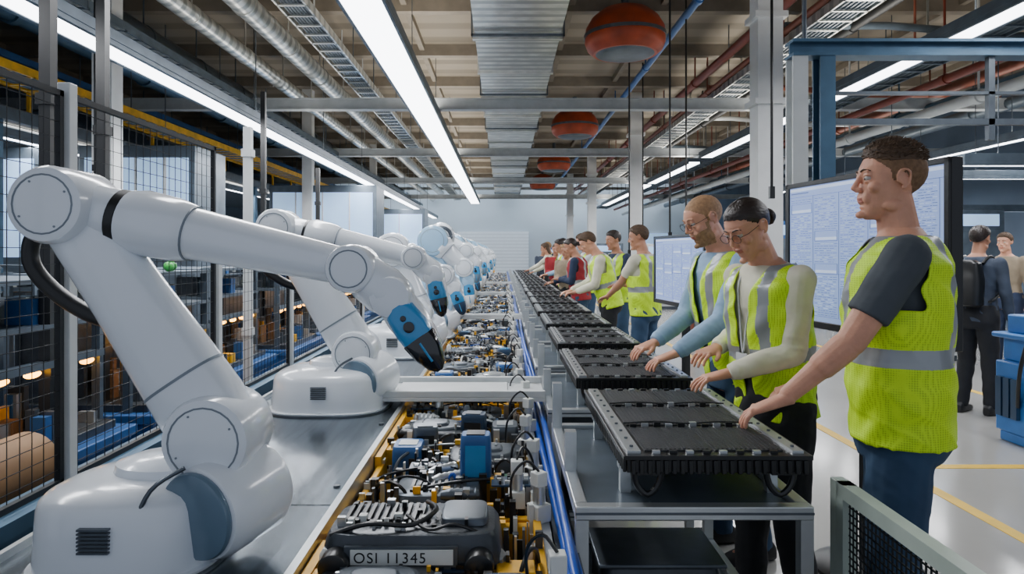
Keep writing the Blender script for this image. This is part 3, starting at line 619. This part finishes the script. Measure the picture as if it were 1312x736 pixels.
for s_ in (skinA,skinB): s_.node_tree.nodes['Principled BSDF'].inputs['Subsurface Weight'].default_value=.08
lipm=mat('lips','b06c5a',.5); eyew=mat('eye_white','b5afa8',.3); iris=mat('eye_iris','33261c',.15)
vestm=mat('hi_vis_yellow','d2ff08',.6,0,.05,6,pattern='dots',col2='a6d400',pscale=150); reflm=mat('reflective_silver','9a9fa3',.35,.3,.06)
shoe=mat('shoe_dark','1c1d20',.5)
def cloth(n,c): return mat(n,c,.85,0,.14,7,bump=.5,bscale=14)
jeans=cloth('denim','2e4864'); slack=cloth('black_trousers','1b1d22'); cream=cloth('cream_knit','d6d3be'); tee=cloth('grey_tee','454b51'); lblue=cloth('light_blue_shirt','8aa8c6'); redc=cloth('red_cloth','8e2028'); navyc=cloth('navy_cloth','23304a'); greyc=cloth('slate_cloth','3c4656'); wht=cloth('white_cloth','c6c9cc'); tan=cloth('tan_cloth','8a7c68')
hbrown=mat('hair_brown','4c3826',.65,0,.35,60,bump=.6,bscale=140,stretch=(1,.25,1)); hfade=mat('hair_stubble','74583f',.8,0,.25,90); hdark=mat('hair_dark','241a16',.45,0,.3,40,bump=.4,bscale=90,stretch=(1,.25,1)); hginger=mat('hair_sandy','9a7654',.75,0,.25,70); hblond=mat('hair_blond','8f6d42',.6,0,.2,40)
TR=[(.80,.14,.105,0),(.86,.165,.12,-.01),(.93,.168,.118,-.005),(1.02,.15,.105,0),(1.1,.142,.1,.005),(1.2,.152,.108,.008),(1.3,.168,.115,.006),(1.38,.17,.105,0),(1.43,.145,.085,-.005),(1.465,.09,.068,-.008),(1.49,.06,.055,-.005)]
def person(lab,x,y,face,H=1.75,lean=0,hands=None,hyaw=0,hpitch=0,roll=0,vox=.0045,skin=None,shirt=tee,sleeve='short',vest=True,vcol=None,trous=jeans,hair='short',hm=hbrown,beard=False,glasses=False,wid=1.,open_=False,lany=False,bag=False,grp=None):
    skin=skin or skinA; k=H/1.755; th=math.radians(face); o=root('person',lab,'person',(x,y,0),th,grp=grp)
    inv=(Matrix.Translation((x,y,0))@Matrix.Rotation(th,4,'Z')).inverted()
    U=Matrix.Translation((0,0,.93*k))@Matrix.Rotation(-math.radians(lean),4,'X')@Matrix.Translation((0,0,-.93*k))
    K=Matrix.Scale(k,4)
    HM=U@Matrix.Translation((0,.012*k,1.5*k))@Matrix.Rotation(math.radians(hyaw),4,'Z')@Matrix.Rotation(-math.radians(hpitch),4,'X')@Matrix.Rotation(math.radians(roll),4,'Y')@Matrix.Translation((0,.012*k,.138*k))@K
    UK=U@K; U3=UK.to_3x3()
    def torso(q,inf,z0,z1):
        rg=[]
        for z,a,b,yo in TR:
            if z0<=z<=z1:
                c=UK@V((0,yo,z)); rg.append((c,U3@V((a*wid+inf,0,0)),U3@V((0,b*(1+(wid-1)*.6)+inf,0))))
        q.loft(rg,0,32,2.4)
    sh=[];el=[];wr=[];hd=[]
    for i,sg in enumerate((-1,1)):
        S=UK@V((sg*.182*wid,-.005,1.405)); tgt=hands[i] if hands else None; hang=tgt is None
        if hang: T=V((sg*.26,.06,.84))*k
        elif tgt=='bench': T=V((sg*R.uniform(.05,.18),R.uniform(.34,.48),R.uniform(.98,1.08)))
        elif tgt=='chest': T=V((sg*.06,.3,1.15))*k
        else: T=inv@V(tgt)
        L1,L2=.285*k,.255*k; dv=T-S; D=min(dv.length,(L1+L2)*.99); u=dv.normalized()
        a=(L1*L1-L2*L2+D*D)/(2*D); hh=math.sqrt(max(L1*L1-a*a,0)); pole=V((sg*.45,-.6,-1)); pole=(pole-u*pole.dot(u)).normalized()
        E=S+u*a+pole*hh; W=S+u*D; sh.append(S);el.append(E);wr.append(W)
        fd=(W-E).normalized()
        if hang: d=fd; n=V((sg,0,0))
        else: d=V((fd.x*.7,fd.y,fd.z*.35-.08)).normalized(); n=V((0,0,1))
        n=(n-d*n.dot(d)).normalized(); uu=n.cross(d); 
        ins=V((-sg,0,0)) if not hang else V((0,1,0))
        if uu.dot(ins)<0: uu=-uu
        hd.append((W,d,n,uu))
    q=M(); torso(q,0,.8,1.5)
    q.cap(UK@V((0,-.005,1.44)),.062*k,HM@V((0,-.012,-.06)),.053*k)
    for i,sg in enumerate((-1,1)):
        q.cap(sh[i],.056*k,el[i],.041*k); q.cap(el[i],.04*k,wr[i]+(el[i]-wr[i])*.1,.0265*k)
        q.cap(el[i].lerp(wr[i],.1),.042*k,el[i].lerp(wr[i],.4),.039*k); q.ell(el[i].lerp(sh[i],.45),(.05*k,.05*k,.06*k))
        W,d,n,uu=hd[i]
        P=lambda a,b,c: W+(d*a+uu*b+n*c)*k
        q.loft([(P(t,0,0),uu*w_*k,n*h_*k) for t,w_,h_ in ((-.03,.026,.022),(0,.028,.019),(.03,.036,.017),(.07,.041,.014),(.09,.04,.012),(.095,.03,.009))],0,16,2.5)
        for j,(b,ln_) in enumerate(((.031,.066),(.0105,.074),(-.0105,.069),(-.031,.054))):
            p=P(.085,b,0); r=.0084; q.ell(p+n*.005*k,(.009*k,.009*k,.008*k),0,10,6)
            dd=(d+uu*b*(2.6+.8*j%2)).normalized(); an=math.radians(12+j*4)
            for s_,fr in enumerate((.45,.31,.24)):
                dr=(dd*math.cos(an)-n*math.sin(an)).normalized(); p2=p+dr*ln_*fr*k; q.cap(p,(r-.0006*s_)*k,p2,(r-.0012-.0006*s_)*k,0,10); p=p2; an+=math.radians(19)
        p=P(.025,.026,-.006); q.cap(p,.014*k,P(.055,.052,-.012),.0105*k,0,10); q.cap(P(.055,.052,-.012),.0105*k,P(.088,.062,-.018),.0085*k,0,10)
        hx0=V((sg*.088,0,.88))*k; kn=V((sg*.1,.02,.49))*k; ak=V((sg*.11,-.02+sg*.04,.09))*k
        q.cap(hx0,.085*k,kn,.055*k); q.cap(kn,.055*k,ak,.038*k); q.cap(ak+V((0,0,-.04)),.035*k,ak+V((sg*.01,.13,-.055))*k,.028*k)
    h3=HM.to_3x3(); Hp=lambda a,b,c:HM@V((a,b,c))
    def hell(q,c,r): q.ell(Hp(*c),r,0,20,12,rot=h3)
    hell(q,(0,-.014,.03),(.074,.096,.083))
    q.loft([(Hp(0,yo,z),h3@V((a,0,0)),h3@V((0,b,0))) for z,a,b,yo in ((.085,.045,.055,.0),(.07,.058,.067,.004),(.045,.066,.074,.009),(.02,.065,.069,.013),(0,.064,.064,.016),(-.03,.060,.064,.019),(-.06,.054,.058,.024),(-.085,.046,.05,.032),(-.105,.033,.035,.044),(-.118,.02,.021,.052))],0,28,2.2)
    hell(q,(0,.077,.03),(.048,.010,.009)); hell(q,(0,.086,-.103),(.017,.014,.012))
    for sg in (-1,1):
        hell(q,(sg*.044,.060,-.02),(.018,.018,.018)); hell(q,(sg*.05,.01,-.078),(.012,.03,.018)); hell(q,(sg*.031,.0745,.0172),(.0165,.0105,.0055)); hell(q,(sg*.031,.0735,-.0025),(.0155,.0095,.005)); hell(q,(sg*.023,.073,-.05),(.016,.014,.022))
    q.cap(Hp(0,.08,.022),.0075*k,Hp(0,.104,-.019),.009*k,0,10)
    for sg in (-1,1): q.cap(Hp(0,.098,-.024),.008*k,Hp(sg*.011,.091,-.026),.0074*k,0,10)
    hell(q,(0,.085,-.053),(.02,.009,.0048)); hell(q,(0,.083,-.0635),(.018,.009,.0056)); hell(q,(0,.078,-.08),(.016,.01,.006))
    for sg in (-1,1):
        rr_=h3@Matrix.Rotation(math.radians(-12),3,'X')@Matrix.Rotation(math.radians(-sg*20),3,'Z')
        q.ell(Hp(sg*.074,-.012,.0),(.006,.015,.027),0,16,10,rot=rr_)
        q.tube([Hp(sg*.074,.004,-.012),Hp(sg*.077,.006,.01),Hp(sg*.081,-.004,.026),Hp(sg*.083,-.02,.026),Hp(sg*.083,-.028,.012),Hp(sg*.079,-.025,-.012),Hp(sg*.075,-.014,-.028),Hp(sg*.073,-.004,-.026)],.004*k,0,8,sub=3)
    me=remesh(q,vox*k,2); P=tf(centers(me),HM.inverted()); mi=np.zeros(len(P))
    lp=(np.abs(P[:,0])<.021)&(np.abs(P[:,2]+.058)<.008)&(P[:,1]>.082)&(P[:,1]<.12)
    if beard: mi[(P[:,2]<-.036-.25*np.clip(P[:,1]-.05,0,1)+.03*(P[:,1]<.03))&(P[:,2]>-.118)&(P[:,1]>.01)&(np.abs(P[:,0])<.1)&(P[:,1]<.11)]=2
    mi[lp]=1
    if hair in('fade','buzz'):
        zz=np.interp(P[:,1],[-.13,-.06,-.02,.0,.014,.022,.05,.07],[-.055,-.055,.02,-.0,-.005,.03,.055,.08 if hair=='fade' else .085]); mi[(P[:,2]>zz)&(P[:,2]<.13)&(P[:,1]<.085)&(np.abs(P[:,0])<.0765)]=3
    finish(me,'body',[skin,lipm,hm,hfade if hair=='fade' else hm],o,mi)
    q=M()
    for sg in (-1,1): q.ell(Hp(sg*.031,.0722,.0075),[.0112*k]*3,0,14,10); q.ell(Hp(sg*.031,.0803,.0062),[.0049*k]*3,1,10,8)
    q.obj('eyes',[eyew,iris],o)
    q=M()
    for sg in (-1,1): q.tube([Hp(sg*.014,.0875,.03),Hp(sg*.031,.0845,.035),Hp(sg*.048,.071,.029)],[.0026*k,.003*k,.0016*k],0,6,sub=3)
    q.obj('eyebrows',hm,o)
    if hair!='none' and hair!='buzz':
        q=M(); c0=V((0,-.009,.03)); rx,ry,rz=.0750,.0985,.0855; n=72;m=56;vs=[];fs=[];ok=[]
        LN={'fade':([-.13,-.07,-.03,.01,.04,.06,.075,.09],[.045,.05,.055,.055,.06,.066,.074,.08]),'short':([-.13,-.07,-.03,.01,.02,.04,.06,.08],[-.065,-.055,.0,-.005,.03,.05,.068,.078]),'bun':([-.13,-.07,-.03,.0,.02,.04,.06,.08],[-.06,-.055,.015,.01,.03,.05,.066,.076]),'long':([-.13,.0,.02,.04,.06,.08],[-.07,-.05,.0,.045,.066,.076])}[hair]
        TH={'fade':.006,'short':.01,'bun':.006,'long':.011}[hair]
        for j in range(m+1):
            a=-math.pi/2+math.pi*j/m
            for i in range(n):
                b=2*math.pi*i/n; nn=V((math.cos(a)*math.cos(b),math.cos(a)*math.sin(b),math.sin(a))); p=c0+V((rx*nn.x,ry*nn.y,rz*nn.z))
                zh=float(np.interp(p.y,*LN)); e=(p.z-zh)/.03
                if e<0: p=c0+(p-c0)*.8
                else:
                    e=min(1,e); e=e*e*(3-2*e); tt=-.0015+TH*e
                    if hair=='fade': tt+=.012*max(0,nn.z)**1.5*e+.004*max(0,nn.y)*e
                    if hair=='short': tt+=.006*max(0,nn.z)*e
                    tt+=e*((.0008 if hair=='bun' else .0016)*math.sin(b*30+a*3+2*math.sin(a*5)))
                    p=p+nn*tt
                    if e>.15: ok.append((p,nn,e))
                vs.append(HM@p)
        for j in range(m):
            for i in range(n): fs.append((j*n+i,j*n+(i+1)%n,(j+1)*n+(i+1)%n,(j+1)*n+i))
        q.add(vs,fs)
        if vox<.005 and hair in('fade','short'):
            for t in range(1500):
                b,nn,e_=R.choice(ok)
                if R.random()>math.sqrt(max(.03,1-nn.z*nn.z))+.1: continue
                b=b+V((R.uniform(-.003,.003),R.uniform(-.003,.003),0)); ln=.011*(.4+.6*e_); e=b+nn*ln*.4+V((R.uniform(-.003,.003),-ln*.8,R.uniform(-.002,.003)-ln*.3*(1-max(0,nn.z)))); q.tube([HM@(b-nn*.003),HM@((b+e)/2+nn*.0025),HM@e],[.0016*k,.0013*k,.0003*k],0,4)
        if hair=='bun': q.ell(Hp(0,-.118,-.012),(.036,.028,.033),0,20,12,rot=h3); q.tube([Hp(.034*math.cos(t*.5236),-.11,-.012+.031*math.sin(t*.5236)) for t in range(13)],.007*k,0,6)
        if hair=='long': q.loft([(Hp(0,yo,z),h3@V((a,0,0)),h3@V((0,b,0))) for z,a,b,yo in ((.03,.07,.04,-.06),(-.05,.076,.045,-.06),(-.13,.072,.04,-.065),(-.19,.05,.025,-.07))],0,20)
        q.obj('hair',hm,o)
    if glasses:
        q=M()
        for sg in (-1,1):
            q.tube([Hp(sg*.033+.023*math.cos(t*.5236),.099,.003+.018*math.sin(t*.5236)) for t in range(13)],.0012*k,0,6); q.tube([Hp(sg*.056,.099,.01),Hp(sg*.073,.067,.01),Hp(sg*.077,-.01,.014)],.0012*k,0,6)
        q.tube([Hp(-.01,.099,.006),Hp(0,.104,.01),Hp(.01,.099,.006)],.0012*k,0,6); q.obj('glasses',ink,o)
    v2=max(vox*1.5,.006)
    q=M(); torso(q,.01,.93 if vest else .86,1.47)
    for i,sg in enumerate((-1,1)):
        if sleeve=='short':
            e=sh[i].lerp(el[i],.7); q.cap(sh[i],.063*k,sh[i]+(el[i]-sh[i])*.02,.063*k); q.cap(sh[i],.063*k,e,.057*k,flat=True)
        else:
            q.cap(sh[i],.061*k,el[i],.05*k); q.cap(el[i],.051*k,wr[i].lerp(el[i],.35),.043*k); q.cap(wr[i].lerp(el[i],.36),.043*k,wr[i].lerp(el[i],.03),.033*k,flat=True)
            fd=(wr[i]-el[i]).normalized().to_track_quat('Z','Y').to_matrix(); ud=(el[i]-sh[i]).normalized().to_track_quat('Z','Y').to_matrix()
            for t in (.62,.78,.92): q.ell(sh[i].lerp(el[i],t),(.055*k,.055*k,.012),0,12,8,rot=ud)
            for t in (.1,.25,.85): q.ell(el[i].lerp(wr[i],t),((.054-.014*t)*k,(.054-.014*t)*k,.011),0,12,8,rot=fd)
    finish(folds(remesh(q,v2,3),.0025,x*5),'shirt',[shirt],o)
    q=M(); 
    rg=[(V((0,yo,z))*k,V((a*wid+.014,0,0))*k,V((0,b+.014,0))*k) for z,a,b,yo in TR if z<1.03]; q.loft(rg,0,28,2.4)
    for sg in (-1,1):
        kn=V((sg*.1,.02,.49))*k; ak=V((sg*.11,-.02+sg*.04,.06))*k
        q.cap(V((sg*.088,0,.88))*k,.098*k,kn,.074*k); q.cap(kn,.074*k,ak,.06*k,flat=True)
    finish(folds(remesh(q,v2*1.2,3),.003,x*9),'trousers',[trous],o)
    for sg in (-1,1):
        q=M(); ak=V((sg*.11,-.02+sg*.04,0))*k
        q.loft([(ak+V((sg*yy*.1,yy,0))*k+V((0,0,h_/2)),V((w_,0,0)),V((0,0,h_/2))) for yy,w_,h_ in ((-.075,.028,.07),(-.05,.04,.1),(0,.045,.11),(.07,.046,.075),(.13,.048,.06),(.17,.04,.05),(.195,.02,.03))],0,20,3); q.obj('shoe',shoe,o)
    if vest:
        q=M(); rg=[]
        for z,a,b,yo in [(.845,.185,.135,-.006),(.93,.18,.13,-.004)]+TR[3:-1]:
            e=.028 if z>.95 else .0; e*=.6 if z>1.42 else 1; g=.012 if 1<z<1.25 else 0
            rg.append((UK@V((0,yo,z)),U3@V((a*wid+e+g,0,0)),U3@V((0,b*(1+(wid-1)*.6)+e+g*.7,0))))
        q.loft(rg,0,40,2.4)
        for sg in (-1,1): q.ell(UK@V((sg*.12*wid,-.005,1.42)),(.06*k,.075*k,.035*k))
        me=folds(remesh(q,max(vox*1.3,.0055),3),.0045,x*7)
        P=tf(centers(me),UK.inverted()); mi=np.zeros(len(P)); ax=np.abs(P[:,0])
        mi[(P[:,2]>1.085)&(P[:,2]<1.14)]=1; mi[(P[:,2]>=1.14)&(ax>.075)&(ax<.118)]=1
        kill=(P[:,2]<.853)|((P[:,1]>0)&(P[:,2]>1.24)&(ax<(P[:,2]-1.24)*.36))|((P[:,1]<=0)&(P[:,2]>1.44)&(ax<.07))|(P[:,2]>1.462)|(ax>.186*wid)&(P[:,2]>1.25)
        if open_: kill|=(P[:,1]>0)&(ax<.02+(P[:,2]-.85)*.035)
        bm=bmesh.new(); bm.from_mesh(me); bm.faces.ensure_lookup_table()
        for f,m_ in zip(bm.faces,mi): f.material_index=int(m_)
        bmesh.ops.delete(bm,geom=[bm.faces[i] for i in np.nonzero(kill)[0]],context='FACES')
        bmesh.ops.delete(bm,geom=[v for v in bm.verts if not v.link_faces],context='VERTS')
        for _ in range(4):
            new={}
            for v in bm.verts:
                if v.is_boundary:
                    nb=[e.other_vert(v) for e in v.link_edges if e.is_boundary]
                    if len(nb)==2: new[v]=v.co*.4+(nb[0].co+nb[1].co)*.3
            for v,c in new.items(): v.co=c
        mi=np.array([f.material_index for f in bm.faces]); bm.to_mesh(me); bm.free()
        ov=finish(me,'safety_vest',[vcol or vestm,reflm],o,mi); s=ov.modifiers.new('s','SOLIDIFY'); s.thickness=.004; s.offset=1
    if lany:
        q=M(); q.tube([UK@V(p) for p in ((-.06,.0,1.47),(-.05,.1,1.4),(-.02,.135,1.25),(0,.15,1.12),(.02,.135,1.25),(.05,.1,1.4),(.06,0,1.47))],.004,0,6,sub=4); c=UK@V((0,.16,1.08)); q.cb(c,(.055,.006,.08)); q.obj('lanyard_badge',wht,o)
    if bag:
        q=M(); q.loft([(UK@V((0,-.2,z)),V((a,0,0)),V((0,b,0))) for z,a,b in ((1.0,.1,.05),(1.02,.13,.08),(1.25,.135,.085),(1.4,.11,.06),(1.43,.07,.03))],0,24,3.5)
        for sg in (-1,1): q.tube([UK@V(p) for p in ((sg*.1,-.13,1.4),(sg*.11,0,1.47),(sg*.12,.12,1.35),(sg*.15,.1,1.15),(sg*.15,-.1,1.05))],.014,0,8,sub=4)
        q.obj('backpack',black,o)
    return o
person('person in dark grey t-shirt, yellow vest and jeans reaching forward',1.25,2.16,64,1.8,0,((.825,2.06,.99),(1.06,2.42,.99)),18,1,0,.0034,skinA,tee,'short',hair='fade',wid=1.06)
person('person with dark bun, glasses, cream sweater and yellow safety vest',1.07,2.70,114,1.69,5,((.84,2.56,1.0),(.87,2.8,1.06)),0,26,0,.0034,skinA,cream,'long',trous=slack,hair='bun',hm=hdark,glasses=True,wid=.9,open_=True,lany=True)
person('person with cropped hair, beard, glasses, light blue shirt and yellow vest',1.13,3.32,102,1.76,9,((.78,3.1,.995),(.74,3.36,1.01)),0,17,0,.0038,skinA,lblue,'long',hair='buzz',hm=hginger,beard=True,glasses=True,open_=True)
B=('bench','bench'); G='workers along the line'; N=(None,None); CH=('chest','chest'); BN=('bench',None)
person('person with brown hair, cream shirt and yellow vest at the carts',1.4,6.75,50,1.73,2,('bench','chest'),25,10,0,.0065,skinB,cream,'short',hair='short',grp=G)
person('person in cream sweater and yellow vest bending over a pack',1.2,7.7,85,1.74,15,B,0,20,0,.007,skinA,cream,'long',trous=slack,hm=hbrown,grp=G)
person('person in dark shirt and yellow vest beside the carts',1.45,8.6,120,1.74,3,CH,-10,10,0,.008,skinB,navyc,'long',hm=hdark,grp=G)
person('person in red vest over dark shirt working at the carts',1.05,9.3,70,1.68,6,('chest','bench'),10,20,0,.008,skinB,navyc,'long',vcol=redc,hm=hdark,hair='bun',grp=G)
person('person in yellow safety vest and white shirt at the carts',1.3,10.4,100,1.76,4,BN,0,15,0,.008,skinA,wht,'long',hm=hbrown,grp=G)
cfg=[(1.06,11.2,tan,1.62,hblond,'long',150,CH,0),(1.5,11.9,navyc,1.78,hdark,'short',60,N,1),(1.15,12.7,lblue,1.72,hdark,'short',95,B,1),(1.06,13.7,redc,1.66,hbrown,'bun',170,CH,0),(1.35,14.6,greyc,1.78,hdark,'short',130,BN,1),(1.06,15.6,cream,1.7,hbrown,'long',80,B,0),(1.2,17,navyc,1.74,hblond,'short',110,N,1),(1.06,18.5,greyc,1.66,hdark,'bun',190,CH,0),(1.3,20,wht,1.75,hbrown,'short',90,BN,1)]
for i,(x,y,sh_,H,h_,st,fc,hn,vs_) in enumerate(cfg): person('person in '+('yellow safety vest' if vs_ else 'plain work shirt')+' standing along the row of carts',x,y,fc,H,5,hn,0,12,0,.01,skinB,sh_,'long',vest=bool(vs_),trous=slack,hair=st,hm=h_,grp=G)
person('person in slate shirt and black trousers wearing a black backpack',4.3,6.2,-60,1.7,2,None,0,4,0,.007,skinB,greyc,'long',vest=False,trous=slack,hm=hdark,bag=True)
person('person in tan shirt standing near the cabinets',6.12,8.3,120,1.7,2,None,0,4,0,.008,skinA,tan,'long',vest=False,trous=navyc,hm=hbrown)
person('person in dark shirt standing among the cabinets',6.9,10.6,170,1.72,0,None,0,0,0,.01,skinA,greyc,'long',vest=False,trous=slack,hm=hdark)

w=bpy.data.worlds.new('w'); bpy.context.scene.world=w; w.use_nodes=True
w.node_tree.nodes['Background'].inputs[0].default_value=(.76,.84,1,1); w.node_tree.nodes['Background'].inputs[1].default_value=.62
cam=bpy.data.cameras.new('camera'); co=bpy.data.objects.new('camera',cam); C.objects.link(co)
co.location=(0,0,1.45); co.rotation_euler=(math.pi/2,0,0); cam.sensor_width=36; cam.lens=24.01; cam.shift_x=11/1312; cam.shift_y=-43/1312; cam.clip_end=100; cam.clip_start=.05
bpy.context.scene.camera=co
